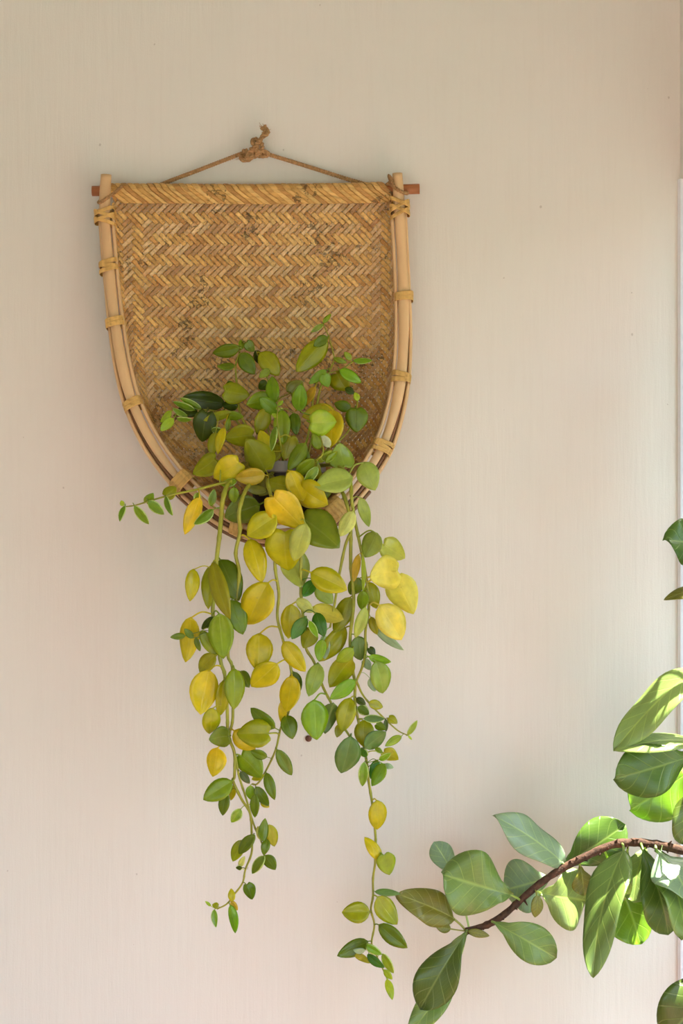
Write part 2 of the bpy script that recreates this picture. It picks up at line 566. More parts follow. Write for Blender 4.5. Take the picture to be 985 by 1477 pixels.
# sheet edge: the rim moved inwards and back
cx0, cz0 = P(374, 0, .01)[0], P(0, 575, .01)[2]
tang = np.gradient(rim, axis=0)
out2 = np.stack([tang[:, 2], np.zeros(len(rim)), -tang[:, 0]], 1)
out2 /= np.linalg.norm(out2, axis=1)[:, None]
if (out2[0] * (rim[0] - np.array([cx0, 0, cz0]))).sum() < 0: out2 = -out2
edge = rim - out2 * 0.0095 + np.array([0, 0.006, 0])
NS = 28
ZTOP = TOP[2] - 0.004


def spine(z):
    f = np.clip((ZTOP - z) / 0.09, 0, 1)
    return 0.020 + (0.009 - 0.020) * f * f * (3 - 2 * f)


def ray(C, E):
    """profile from the middle of the back to the sheet edge, arc-length sampled"""
    C, E = np.array(C), np.array(E)
    low = np.clip((cz0 - E[2]) / 0.18, 0, 1)
    F = np.array([C[0] + (E[0] - C[0]) * (0.97 + 0.01 * low), -0.010, E[2] - 0.012 * low])
    a = C + (F - C) * 0.62
    t = np.linspace(0, 1, 60)[:, None]
    b = (1 - t) ** 3 * C + 3 * (1 - t) ** 2 * t * a + 3 * (1 - t) * t ** 2 * F + t ** 3 * E
    s = np.r_[0, np.cumsum(np.linalg.norm(np.diff(b, axis=0), axis=1))]
    q = np.linspace(0, s[-1], NS)
    return np.stack([np.interp(q, s, b[:, i]) for i in range(3)], 1), s[-1]


iz = np.argmin(edge[:, 2])
armL = edge[:iz][::-1]      # ascending z
armR = edge[iz:]
zrows = np.linspace(ZTOP, cz0, 40)
GL, LL, GR, LR = [], [], [], []
for z in zrows:
    for arm, G_, L_ in ((armL, GL, LL), (armR, GR, LR)):
        o = np.argsort(arm[:, 2])
        E = [np.interp(z, arm[o, 2], arm[o, i]) for i in (0, 1)] + [z]
        p, l = ray((cx0, -spine(z), z), E)
        G_.append(p); L_.append(l)
GL, LL, GR, LR = map(np.array, (GL, LL, GR, LR))
ang = np.arctan2(cz0 - edge[:, 2], edge[:, 0] - cx0)
okm = ang >= -0.08
o = np.argsort(ang[okm])
ea, ep = ang[okm][o], edge[okm][o]
NTH = 90
th = np.linspace(0, math.pi, NTH)
GT, LT = [], []
C0 = (cx0, -spine(cz0), cz0)
for k, a in enumerate(th):
    if k == 0: p, l = GR[-1], LR[-1]
    elif k == NTH - 1: p, l = GL[-1], LL[-1]
    else: p, l = ray(C0, [np.interp(a, ea, ep[:, i]) for i in range(3)])
    GT.append(p); LT.append(l)
GT, LT = np.array(GT), np.array(LT)
V0 = ZTOP - cz0


def S(q):
    """flat weave coordinates (u right, v down; metres) -> world points, and s (1 = at the edge)"""
    q = np.asarray(q, float)
    out = np.empty((len(q), 3)); ss = np.empty(len(q))
    for i, (u, v) in enumerate(q):
        if v <= V0:
            G_, L_ = (GR, LR) if u >= 0 else (GL, LL)
            r = max(v, -0.004) / V0 * (len(zrows) - 1); rad = abs(u)
        else:
            G_, L_ = GT, LT
            r = math.atan2(v - V0, u) / math.pi * (NTH - 1); rad = math.hypot(u, v - V0)
        r = min(max(r, 0), len(L_) - 1.0001); k = int(r); f = r - k
        s = rad / (L_[k] * (1 - f) + L_[k + 1] * f)
        c = min(s, 1.03) * (NS - 1); j = min(int(c), NS - 2); e = c - j
        A = G_[k, j] * (1 - e) + G_[k, j + 1] * e
        B = G_[k + 1, j] * (1 - e) + G_[k + 1, j + 1] * e
        out[i] = A * (1 - f) + B * f; ss[i] = s
    return out, ss


PITCH = 0.0063
BAND = 3
HT = 0.00068
SQ = math.sqrt(0.5)


def on_top_A(i, j):
    """does the down-right strip i lie over the up-right strip j at their crossing?"""
    u, v = (i + j) * PITCH * SQ, (j - i) * PITCH * SQ
    if v <= V0:
        half = np.interp(v, (ZTOP - zrows), LR if u > 0 else LL)
        side = half - abs(u)
    else:
        a = math.atan2(v - V0, u)
        side = np.interp(a, th, LT) - math.hypot(u, v - V0)
    lim = 0.044 + 0.008 * math.sin(v * 37 + (1 if u > 0 else 0)) if v < V0 + 0.06 else 0.03
    if side < lim and v < V0 + 0.09 and v > 0.035:
        return ((i + j + 900) // BAND) % 2 == 0
    return ((j - i + 900) // BAND) % 2 == 0


def make_strip(fam, idx):
    ks, qs, hs, ws = [], [], [], []
    for c in range(-160, 160):
        for e in (-0.27, 0.27):
            x = c + e
            i, j = (idx, x) if fam == 'A' else (x, idx)
            qs.append(((i + j) * PITCH * SQ, (j - i) * PITCH * SQ))
            ks.append(c)
    qs = np.array(qs)
    keep = (np.abs(qs[:, 0]) < 0.34) & (qs[:, 1] > 0.000) & (qs[:, 1] < 0.62)
    if keep.sum() < 4: return None
    pos0, s0 = S(qs[keep])
    kk = np.array(ks)[keep]; qq = qs[keep]
    inside = s0 < 1.005
    if inside.sum() < 4: return None
    a, b = np.where(inside)[0][[0, -1]]
    qq, kk = qq[a:b + 1], kk[a:b + 1]
    top = np.array([on_top_A(idx, c) if fam == 'A' else not on_top_A(c, idx) for c in kk])
    h = np.where(top, HT, -HT) + rng.normal(0, HT * 0.12)
    wdt = PITCH * (0.80 + rng.normal(0, 0.025))
    dirv = np.array([SQ, SQ]) if fam == 'A' else np.array([SQ, -SQ])
    per = np.array([dirv[1], -dirv[0]])
    eps = 0.0015
    pc, _ = S(qq)
    pu, _ = S(qq + dirv * eps); pv, _ = S(qq + per * eps)
    tu, tv = pu - pc, pv - pc
    n = np.cross(tu, tv); n /= np.linalg.norm(n, axis=1)[:, None] + 1e-12
    n[n[:, 1] > 0] *= -1
    tv /= np.linalg.norm(tv, axis=1)[:, None] + 1e-12
    off = rng.normal(0, PITCH * 0.02)
    prof = ((-0.5, -0.00045), (-0.34, 0.0002), (0.34, 0.0002), (0.5, -0.00045))
    V, U = [], []
    L = len(qq)
    for w, hh in prof:
        V.append(pc + tv * (w * wdt + off) + n * (h + hh)[:, None])
        U.append(np.stack([np.linspace(0, L * PITCH * 0.5 / 0.05, L), np.full(L, w + 0.5)], 1))
    V = np.stack(V, 1).reshape(-1, 3); U = np.stack(U, 1).reshape(-1, 2)
    F = []
    for k in range(L - 1):
        for m in range(4):
            m2 = (m + 1) % 4
            F.append((k * 4 + m, k * 4 + m2, (k + 1) * 4 + m2, (k + 1) * 4 + m))
    F += [(3, 2, 1, 0), tuple((L - 1) * 4 + m for m in range(4))]
    return V, F, U


PALE = [srgb(210, 172, 122), srgb(198, 158, 110), srgb(218, 184, 136), srgb(184, 142, 96)]
GOLD = [srgb(218, 174, 104), srgb(208, 162, 92), srgb(226, 184, 114), srgb(198, 148, 84)]
for fam, pal in (('A', GOLD), ('B', PALE)):
    for idx in range(-110, 111):
        r = make_strip(fam, idx)
        if r is None: continue
        c = pal[rng.integers(len(pal))]
        k = 1 + rng.normal(0, 0.08)
        mesh_obj('bamboo_strip', r[0], r[1], M_STRIP, basket, color=v4(c, k), uv=r[2], smooth=False)

# crossbar under the folded hem
zs = 273
bar = spline([P(133, 275.5, .021), P(250, 276, .019), P(372, 277, .018), P(500, 275.5, .019), P(605, 272.5, .021)], 6)
tube(Geo(), bar, 0.0066, seg=12).obj('crossbar', M_STICK, basket)
# hem: the sheet's top folded over the bar, one slanted strip beside the other
for k, px in enumerate(np.arange(163, 562, 9.2)):
    V, U = [], []
    c = np.array([np.interp(px, [133, 250, 372, 500, 605], [P(133, 275.5, .021)[i], P(250, 276, .019)[i], P(372, 277, .018)[i], P(500, 275.5, .019)[i], P(605, 272.5, .021)[i]]) for i in range(3)])
    wd = 0.0080 + rng.normal(0, 0.0004)
    L = 16
    rr = 0.0086 + rng.normal(0, 0.0002)
    for m in range(L):
        f = m / (L - 1)
        a = math.pi * (1.2 - 1.2 * min(f / 0.72, 1))          # from behind, over the top, to the front
        down = 0.0175 * max(0, (f - 0.72) / 0.28)              # then down over the sheet
        slant = 0.026 * (f - 0.72) if f > 0.3 else 0.026 * -0.42
        slant += 0.9 * down
        base = c + np.array([slant - 0.004, -rr * math.cos(a) + down * 0.08, rr * math.sin(a) - down])
        nrm = np.array([0, -math.cos(a), math.sin(a)])
        for w, hh in ((-0.5, -0.0004), (-0.3, 0.0004), (0.3, 0.0004), (0.5, -0.0004)):
            V.append(base + np.array([w * wd, 0, 0]) + nrm * (hh + 0.0012))
            U.append((f * 1.2, w + 0.5))
    F = [(m * 4 + q, m * 4 + (q + 1) % 4, (m + 1) * 4 + (q + 1) % 4, (m + 1) * 4 + q) for m in range(L - 1) for q in range(4)]
    F += [(3, 2, 1, 0), tuple((L - 1) * 4 + q for q in range(4))]
    mesh_obj('hem_strip', V, F, M_STRIP, basket, color=v4(GOLD[k % 4], 1.0 + rng.normal(0, .06)), uv=U, smooth=False)

# rim: main rod, outer splits and an inner split
n = len(rim)
wave = 0.0004 * np.sin(np.arange(n) * 0.35)
tap = 1 - 0.48 * np.clip((P(0, 560, 0)[2] - rim[:, 2]) / 0.16, 0, 1)
tube(Geo(), rim, (0.0046 + wave) * tap, (0.0068 + wave) * tap, seg=12).obj('rim_rod', M_ROD, basket)
i0, i1 = 8, n - 8
back = np.array([0, 1, 0])
lowf = np.clip((P(0, 420, 0)[2] - rim[:, 2]) / 0.2, 0, 1)[:, None]
tube(Geo(), (rim + out2 * (0.0072 + 0.0050 * lowf) + back * 0.0065)[i0:i1], 0.0040, 0.0026, seg=8).obj('rim_split', M_ROD, basket)
tube(Geo(), (rim + out2 * (0.0035 + 0.0035 * lowf) + back * 0.0085)[i0:i1], 0.004, 0.0030, seg=8).obj('rim_split', M_RODD, basket)
tube(Geo(), (rim - out2 * 0.0098 + back * 0.001)[i0 + 2:i1 - 2], 0.0028, 0.0024, seg=8).obj('rim_split', M_ROD, basket)
tube(Geo(), (rim + out2 * (0.0165 * lowf) + back * (0.012 + 0.001 * lowf))[i0 + 60:i1 - 60], 0.0038, 0.0024, seg=8).obj('rim_split', M_RODD, basket)  # low split in dark bamboo: the rim bottom's shade put into colour
# inner lining at the foot of the rim where the sheet ends
tube(Geo(), (edge + back * 0.002)[i0:i1], 0.0030, 0.0016, seg=6).obj('rim_split', M_RODD, basket)


def binding(px, py, turns, width, wrap=1.0, tilt=0.0, col=srgb(214, 172, 100), cross=False):
    tgt = P(px, py, .05)
    scr = (rim[:, [0, 2]] / (CAM_DIST + rim[:, 1])[:, None] * 1.0)
    want = np.array([(px - 492.5) * PX / CAM_DIST, (CAM_H - (py - 738.5) * PX - CAM_H) / CAM_DIST])
    scr[:, 1] = (rim[:, 2] - CAM_H) / (CAM_DIST + rim[:, 1])
    scr[:, 0] = rim[:, 0] / (CAM_DIST + rim[:, 1])
    k = int(np.argmin(((scr - want) ** 2).sum(1)))
    t = tang[k] / np.linalg.norm(tang[k])
    o = out2[k]; f = np.cross(t, o); f = f if f[1] < 0 else -f
    c = rim[k] + f * -0.0035 + o * 0.0005 * wrap
    geo = Geo()
    hw = 0.0115 * wrap; hd = 0.0105
    for q in range(turns):
        off = (q - (turns - 1) / 2) * width * 0.92
        tl = tilt * (1 if (q % 2 == 0 or not cross) else -1) + rng.normal(0, 0.03)
        A = np.linspace(0, 2 * math.pi, 22, endpoint=False)
        V, U = [], []
        for a in A:
            ca, sa = math.cos(a), math.sin(a)
            e = 0.62
            X = hw * math.copysign(abs(ca) ** e, ca); Y = hd * math.copysign(abs(sa) ** e, sa)
            pc = c + o * X + f * Y + t * (off + X * tl)
            nr = o * ca + f * sa
            for w, hh in ((-.5, 0), (-.34, .0007), (.34, .0007), (.5, 0)):
                V.append(pc + t * w * width + nr * (hh + 0.0002 * q)); U.append((a * 0.2, w + .5))
        m = len(A)
        F = [(i * 4 + b, i * 4 + b + 1, ((i + 1) % m) * 4 + b + 1, ((i + 1) % m) * 4 + b) for i in range(m) for b in range(3)]
        geo.add(V, F, U)
    return geo.obj('cane_binding', M_CANE, basket, color=v4(col, 1 + rng.normal(0, .04)), smooth=False)


for b in ((158, 312, 4, .0050, 1.1, .35, True), (159, 386, 3, .0056, 1.0, .1, True), (167, 466, 2, .0064, 1.0, .05, False), (193, 583, 2, .0066, 1.05, .1, False),
          (263, 692, 3, .0066, 1.25, .08, False), (575, 303, 4, .0052, 1.05, .45, True), (582, 429, 2, .0060, 1.0, .08, False),
          (578, 548, 2, .0070, 1.05, .1, True), (549, 645, 3, .0058, 1.1, .1, True), (485, 733, 4, .0062, 1.15, .1, False),
          (345, 757, 3, .0060, 1.2, .1, False)):
    binding(b[0], b[1], b[2], b[3], b[4], b[5], cross=b[6])

# jute cord with its knot, lashed round the rim at both top corners
kn = P(372, 216, .012)
g = Geo()
rope(g, spline([P(205, 283, .006), P(228, 268, .007), P(290, 244, .009), P(352, 220, .012)], 10), 0.0026)
rope(g, spline([P(385, 222, .012), P(440, 239, .009), P(500, 258, .008), P(530, 267, .007), P(556, 280, .006)], 10), 0.0026)
cord = g.obj('hanging_cord', M_JUTE, basket)
g = Geo()
kp = lambda x, y, d: P(x, y, .013 + d)
rope(g, spline([kp(346, 222, 0), kp(350, 231, .004), kp(357, 226, .007), kp(356, 218, .004), kp(351, 219, 0), kp(352, 229, -.002), kp(361, 229, .005), kp(366, 215, .005)], 7), 0.0031, turns_per_m=110)
rope(g, spline([kp(366, 226, .002), kp(371, 222, .008), kp(370, 211, .008), kp(364, 205, .003), kp(369, 201, 0), kp(377, 207, .006), kp(377, 218, .009), kp(369, 224, .005)], 7), 0.0032, turns_per_m=110)
rope(g, spline([kp(362, 214, .004), kp(372, 218, .010), kp(382, 219, .007), kp(387, 223, .002), kp(378, 225, -.001), kp(366, 223, 0)], 7), 0.0031, turns_per_m=110)
rope(g, spline([kp(358, 222, .006), kp(368, 212, .009), kp(376, 201, .006), kp(381, 193, .003), kp(384, 187, .001), kp(381, 182, 0)], 7), 0.0030, turns_per_m=110)
rope(g, spline([kp(378, 198, .003), kp(385, 194, .006), kp(387, 189, .004), kp(380, 187, .001), kp(377, 184, 0)], 7), 0.0024, turns_per_m=110)
for q in range(26):       # frayed fibre ends
    a = kp(*random.choice(((382, 182), (378, 184), (350, 229), (386, 190))), .002)
    b = a + np.array([random.gauss(0, .004), random.gauss(0, .003), random.gauss(.001, .004)])
    tube(g, np.linspace(a, b, 3), 0.0003, seg=3)
g.obj('knot', M_JUTE, cord)


def lashing(pts):
    g = Geo()
    rope(g, spline([P(*p) for p in pts], 8), 0.0022, turns_per_m=150)
    g.obj('corner_lashing', M_JUTE, basket)


lashing([(176, 268, .020), (174, 270, .033), (164, 279, .046), (152, 287, .047), (144, 292, .040), (144, 290, .026), (160, 280, .020), (172, 272, .016)])
lashing([(558, 266, .022), (562, 265, .036), (570, 271, .047), (580, 277, .046), (587, 279, .036), (585, 276, .024), (570, 268, .018), (560, 263, .020)])
lashing([(561, 253, .030), (563, 260, .042), (568, 270, .047), (564, 258, .046), (561, 254, .040)])

# ------------------------------------------------------------------ leaves and stems
C = dict(D=(70, 86, 12), G=(104, 126, 16), M=(136, 156, 26), B=(126, 164, 24), L=(164, 188, 48), YG=(158, 158, 18), YO=(188, 178, 18),
         Y=(207, 186, 24), YB=(212, 190, 40), PY=(210, 202, 84), PG=(174, 184, 84), LP=(196, 202, 112), LG=(148, 166, 60), T=(204, 170, 56),
         BG=(164, 188, 152), BK=(102, 128, 58), DG=(68, 118, 24), OG=(130, 142, 38), OB=(132, 124, 44), W=(222, 222, 190), V=(118, 150, 34),
         FM=(126, 152, 72), FG=(94, 126, 44), FD=(92, 112, 34), FO=(134, 132, 42), FGR=(150, 174, 134), FB=(132, 176, 40), FL=(156, 178, 96))


def ovate(t):          # broad base, pointed tip
    return (np.sin(np.pi * np.clip(t, 0, 1) ** 0.86) ** 0.64) * (1 - 0.12 * t ** 3)


def fiddle(t):         # narrow base, broad rounded end
    a = 0.42 * np.sin(np.pi * np.clip(t / 0.62, 0, 1)) ** 0.8 * (t < 0.62)
    b = np.clip((t - 0.12) / 0.88, 0, 1)
    return np.maximum(a * 0.9, np.sin(np.pi * b ** 1.25) ** 0.60)


def heart(t):
    return (np.sin(np.pi * np.clip(t, 0, 1) ** 0.62) ** 0.62) * (1 - 0.12 * t ** 3)


sunny_dir = -np.array(_d)


def leaf_geo(base, tip, width, roll=0.0, fold=0.25, bend=0.12, shape=ovate, nu=10, nv=6, wave=0.0, thick=0.0006, flip=False, seed=0, sunny=False):
    r = np.random.default_rng(seed)
    base, tip = np.asarray(base, float), np.asarray(tip, float)
    ax = tip - base
    L = np.linalg.norm(ax); ax = ax / L
    view = np.array([0, -1, 0.0])
    side = np.cross(ax, view); side /= np.linalg.norm(side) + 1e-9
    nrm = np.cross(side, ax)
    if nrm[1] > 0: nrm, side = -nrm, -side
    if sunny and (nrm * math.cos(roll) - side * math.sin(roll)) @ sunny_dir < (nrm * math.cos(roll) + side * math.sin(roll)) @ sunny_dir: roll = -roll
    cr, sr = math.cos(roll), math.sin(roll)
    side, nrm = side * cr + nrm * sr, nrm * cr - side * sr
    W = width / max(abs(cr), 0.35)
    t = np.linspace(0, 1, nu + 1)
    tt = t * t * (3 - 2 * t) * 0.35 + t * 0.65
    hw = shape(tt) * W * 0.5
    hw[0] = W * (0.24 if shape is heart else 0.03); hw[-1] = W * 0.012
    s = np.linspace(-1, 1, nv + 1)
    ph = r.uniform(0, 6.28)
    asym = r.uniform(-0.06, 0.06)
    V, U = [], []
    for k in range(nu + 1):
        for j in range(nv + 1):
            x = tt[k] * L
            if shape is heart: x -= 0.085 * L * min(abs(s[j]) * 1.6, 1.0) * (1 - tt[k]) ** 5
            y = s[j] * hw[k] * (1 + asym * np.sign(s[j]))
            z = abs(y) * fold - bend * L * (1 - (2 * tt[k] - 1) ** 2) * -1 * 0.5 - bend * L * tt[k] ** 2 * 0.5
            z -= abs(s[j]) ** 3 * hw[k] * 0.18
            z += wave * W * math.sin(ph + tt[k] * 9 + (2.1 if s[j] > 0 else 0)) * abs(s[j]) ** 1.5
            if flip: z = -z
            V.append(base + ax * x + side * y + nrm * z)
            U.append((tt[k], (s[j] + 1) / 2))
    V = np.array(V); n = len(V)
    F = []
    for k in range(nu):
        for j in range(nv):
            a = k * (nv + 1) + j
            F.append((a, a + 1, a + nv + 2, a + nv + 1))
    # the underside, so that the blade has a thickness
    V2 = V - nrm * thick
    F2 = [tuple(i + n for i in q[::-1]) for q in F]
    rim_i = [j for j in range(nv + 1)] + [k * (nv + 1) + nv for k in range(1, nu + 1)] + [nu * (nv + 1) + j for j in range(nv - 1, -1, -1)] + [k * (nv + 1) for k in range(nu - 1, 0, -1)]
    F3 = [(rim_i[q], rim_i[q] + n, rim_i[(q + 1) % len(rim_i)] + n, rim_i[(q + 1) % len(rim_i)]) for q in range(len(rim_i))]
    return np.vstack([V, V2]), F + F2 + F3, np.vstack([U, U])


def plant_depth(x, y):
    """how far the trailing plant stands off the wall, by height"""
    d = np.interp(y, [450, 520, 580, 640, 700, 760, 860, 1100, 1450], [.048, .058, .080, .120, .158, .182, .178, .165, .150])
    if y < 640: d += 0.012 * np.clip((x - 250) / 150, 0, 1)
    return d


plant = empty('trailing_plant', P(412, 742, .075), 'trailing plant with yellowing heart-shaped leaves spilling from the woven basket', 'plant')

# grey nursery pot standing in the pocket
pc = P(412, 750, .075)
prof = [(0.036, 0.0), (0.0465, 0.061), (0.0440, 0.061)]
pb = pc[2]
V, F = [], []
sg = 28
for r_, z_ in prof:
    for k in range(sg):
        a = 2 * math.pi * k / sg
        V.append((pc[0] + r_ * math.cos(a), pc[1] + r_ * math.sin(a), pb + z_))
for k in range(len(prof) - 1):
    for j in range(sg):
        F.append((k * sg + j, k * sg + (j + 1) % sg, (k + 1) * sg + (j + 1) % sg, (k + 1) * sg + j))
F.append(tuple(range(sg - 1, -1, -1)))
pot = mesh_obj('nursery_pot', V, F, M_POT, plant, smooth=False)
prim = [(0.0465, 0.058), (0.050, 0.059), (0.0505, 0.072), (0.0475, 0.072), (0.0470, 0.060)]
V, F = [], []
for r_, z_ in prim:
    for k in range(sg):
        a = 2 * math.pi * k / sg
        V.append((pc[0] + r_ * math.cos(a), pc[1] + r_ * math.sin(a), pb + z_))
for k in range(len(prim)):
    for j in range(sg):
        k2 = (k + 1) % len(prim)
        F.append((k * sg + j, k * sg + (j + 1) % sg, k2 * sg + (j + 1) % sg, k2 * sg + j))
mesh_obj('pot_rim', V, F, M_POTRIM, pot, smooth=False)
V = [(pc[0], pc[1], pb + 0.064)]
F = []
for rr in (0.2, 0.45, 0.7, 0.9, 1.0):
    for k in range(sg):
        a = 2 * math.pi * k / sg
        V.append((pc[0] + 0.0473 * rr * math.cos(a), pc[1] + 0.0473 * rr * math.sin(a), pb + 0.063 + random.uniform(-.002, .002)))
for k in range(sg): F.append((0, 1 + k, 1 + (k + 1) % sg))
for q in range(4):
    for k in range(sg):
        F.append((1 + q * sg + k, 1 + q * sg + (k + 1) % sg, 1 + (q + 1) * sg + (k + 1) % sg, 1 + (q + 1) * sg + k))
mesh_obj('soil', V, F, M_SOIL, pot)

POTD = .085
# trailing stems: pixel, optional depth; width in px at start and end
STEMS = [
    ([(372, 672, POTD), (352, 684, .13), (330, 697, .165), (321, 722, .184), (319, 745), (316, 776), (312, 810), (309, 850), (307, 886), (314, 930), (319, 958), (324, 973), (327, 1011), (328, 1038), (329, 1062), (338, 1086), (338, 1120), (336, 1126), (348, 1152), (359, 1169), (362, 1182), (363, 1205), (363, 1230), (354, 1254), (350, 1273), (338, 1290), (327, 1304), (313, 1311)], 8.0, 2.4),
    ([(385, 676, POTD), (370, 690, .14), (355, 706, .172), (345, 737, .186), (346, 767), (340, 798), (345, 825), (341, 864), (332, 910), (329, 946), (335, 963), (336, 1021), (335, 1042), (331, 1062), (338, 1085), (343, 1110), (346, 1124), (355, 1152), (363, 1180), (369, 1197), (377, 1214), (381, 1234)], 6.8, 2.6),
    ([(402, 676, POTD), (386, 690, .15), (391, 716, .178), (396, 750, .188), (396, 790), (397, 821), (401, 846), (402, 862), (400, 890), (407, 919), (414, 945), (420, 968), (420, 1000), (416, 1027), (405, 1050), (398, 1080), (385, 1109), (372, 1130), (363, 1131)], 6.0, 2.8),
    ([(420, 676, POTD), (414, 690, .15), (424, 730, .178), (432, 770), (434, 830), (434, 856), (438, 900), (441, 934), (453, 955), (465, 989), (477, 1013), (489, 1038), (505, 1063)], 6.0, 3.6),
    ([(440, 676, POTD), (470, 688, .13), (490, 704, .16), (500, 726, .176), (505, 750), (506, 778), (506, 814), (509, 847), (510, 874), (505, 923), (508, 960), (512, 987), (512, 1014), (518, 1045), (528, 1094), (532, 1128), (537, 1160), (541, 1198), (542, 1218), (541, 1245), (538, 1267), (538, 1292), (535, 1312), (540, 1334), (536, 1359), (541, 1374), (552, 1397), (559, 1413)], 6.5, 2.6),
    ([(505, 770), (498, 787), (490, 825), (486, 850), (482, 874), (476, 905)], 5.0, 3.2),
    ([(452, 672, POTD), (485, 672, .13), (504, 690, .16), (507, 720, .178), (512, 752), (516, 771), (522, 800), (529, 840), (532, 874), (527, 910), (527, 941), (522, 963), (514, 982), (512, 994)], 6.0, 3.6),
    ([(514, 982), (523, 1002), (538, 1020), (556, 1038), (574, 1054), (589, 1061)], 3.6, 1.8),
    ([(380, 680, POTD), (366, 640, .080), (356, 616), (346, 596), (344, 577), (341, 550), (340, 526), (346, 506), (347, 496)], 4.6, 2.0),
    ([(436, 680, POTD), (448, 640, .095), (456, 590), (462, 560), (470, 545), (478, 529), (482, 518), (480, 507), (473, 483), (466, 467)], 4.2, 1.8),
    ([(430, 680, POTD), (446, 620, .11), (454, 560), (468, 541), (490, 534), (510, 521)], 4.0, 2.0),
    ([(410, 680, POTD), (406, 650, .13), (400, 612, .142), (401, 578, .125)], 4.0, 1.6),
    ([(378, 684, POTD), (350, 690, .15), (311, 699, .165), (280, 707, .168), (254, 712, .168), (238, 716, .168), (211, 724, .166), (194, 729, .165), (178, 731, .164)], 5.0, 1.8),
    ([(372, 676, POTD), (345, 612, .085), (320, 596, .082), (290, 591, .080), (255, 600, .078)], 4.2, 1.8),
    ([(440, 680, POTD), (470, 650, .12), (500, 625, .095), (514, 590, .078), (514, 572, .072)], 3.6, 1.8),
    ([(395, 680, POTD), (385, 600, .085), (388, 560, .075), (380, 530, .068), (370, 507, .062)], 3.6, 1.8),
    ([(432, 680, POTD), (455, 665, .16), (466, 652, .166), (462, 628, .15)], 3.4, 1.8),
]
stem_objs, stem_pts = [], []
for pts, w0, w1 in STEMS:
    p3 = [(p[0], p[1], p[2] if len(p) > 2 else plant_depth(p[0], p[1]) - 0.006) for p in pts]
    path_px = spline(p3, 6)
    path = np.array([P(*q) for q in path_px])
    rad = np.linspace(w0, w1, len(path)) * PX * 0.5 * 0.86
    knots = 1 + 0.18 * (np.sin(np.arange(len(path)) * 0.9) > 0.9)
    g = Geo()
    tube(g, path, rad * knots, seg=7)
    o = g.obj('stem', M_STEM, plant)
    stem_objs.append(o)
    stem_pts.append((path_px, path))

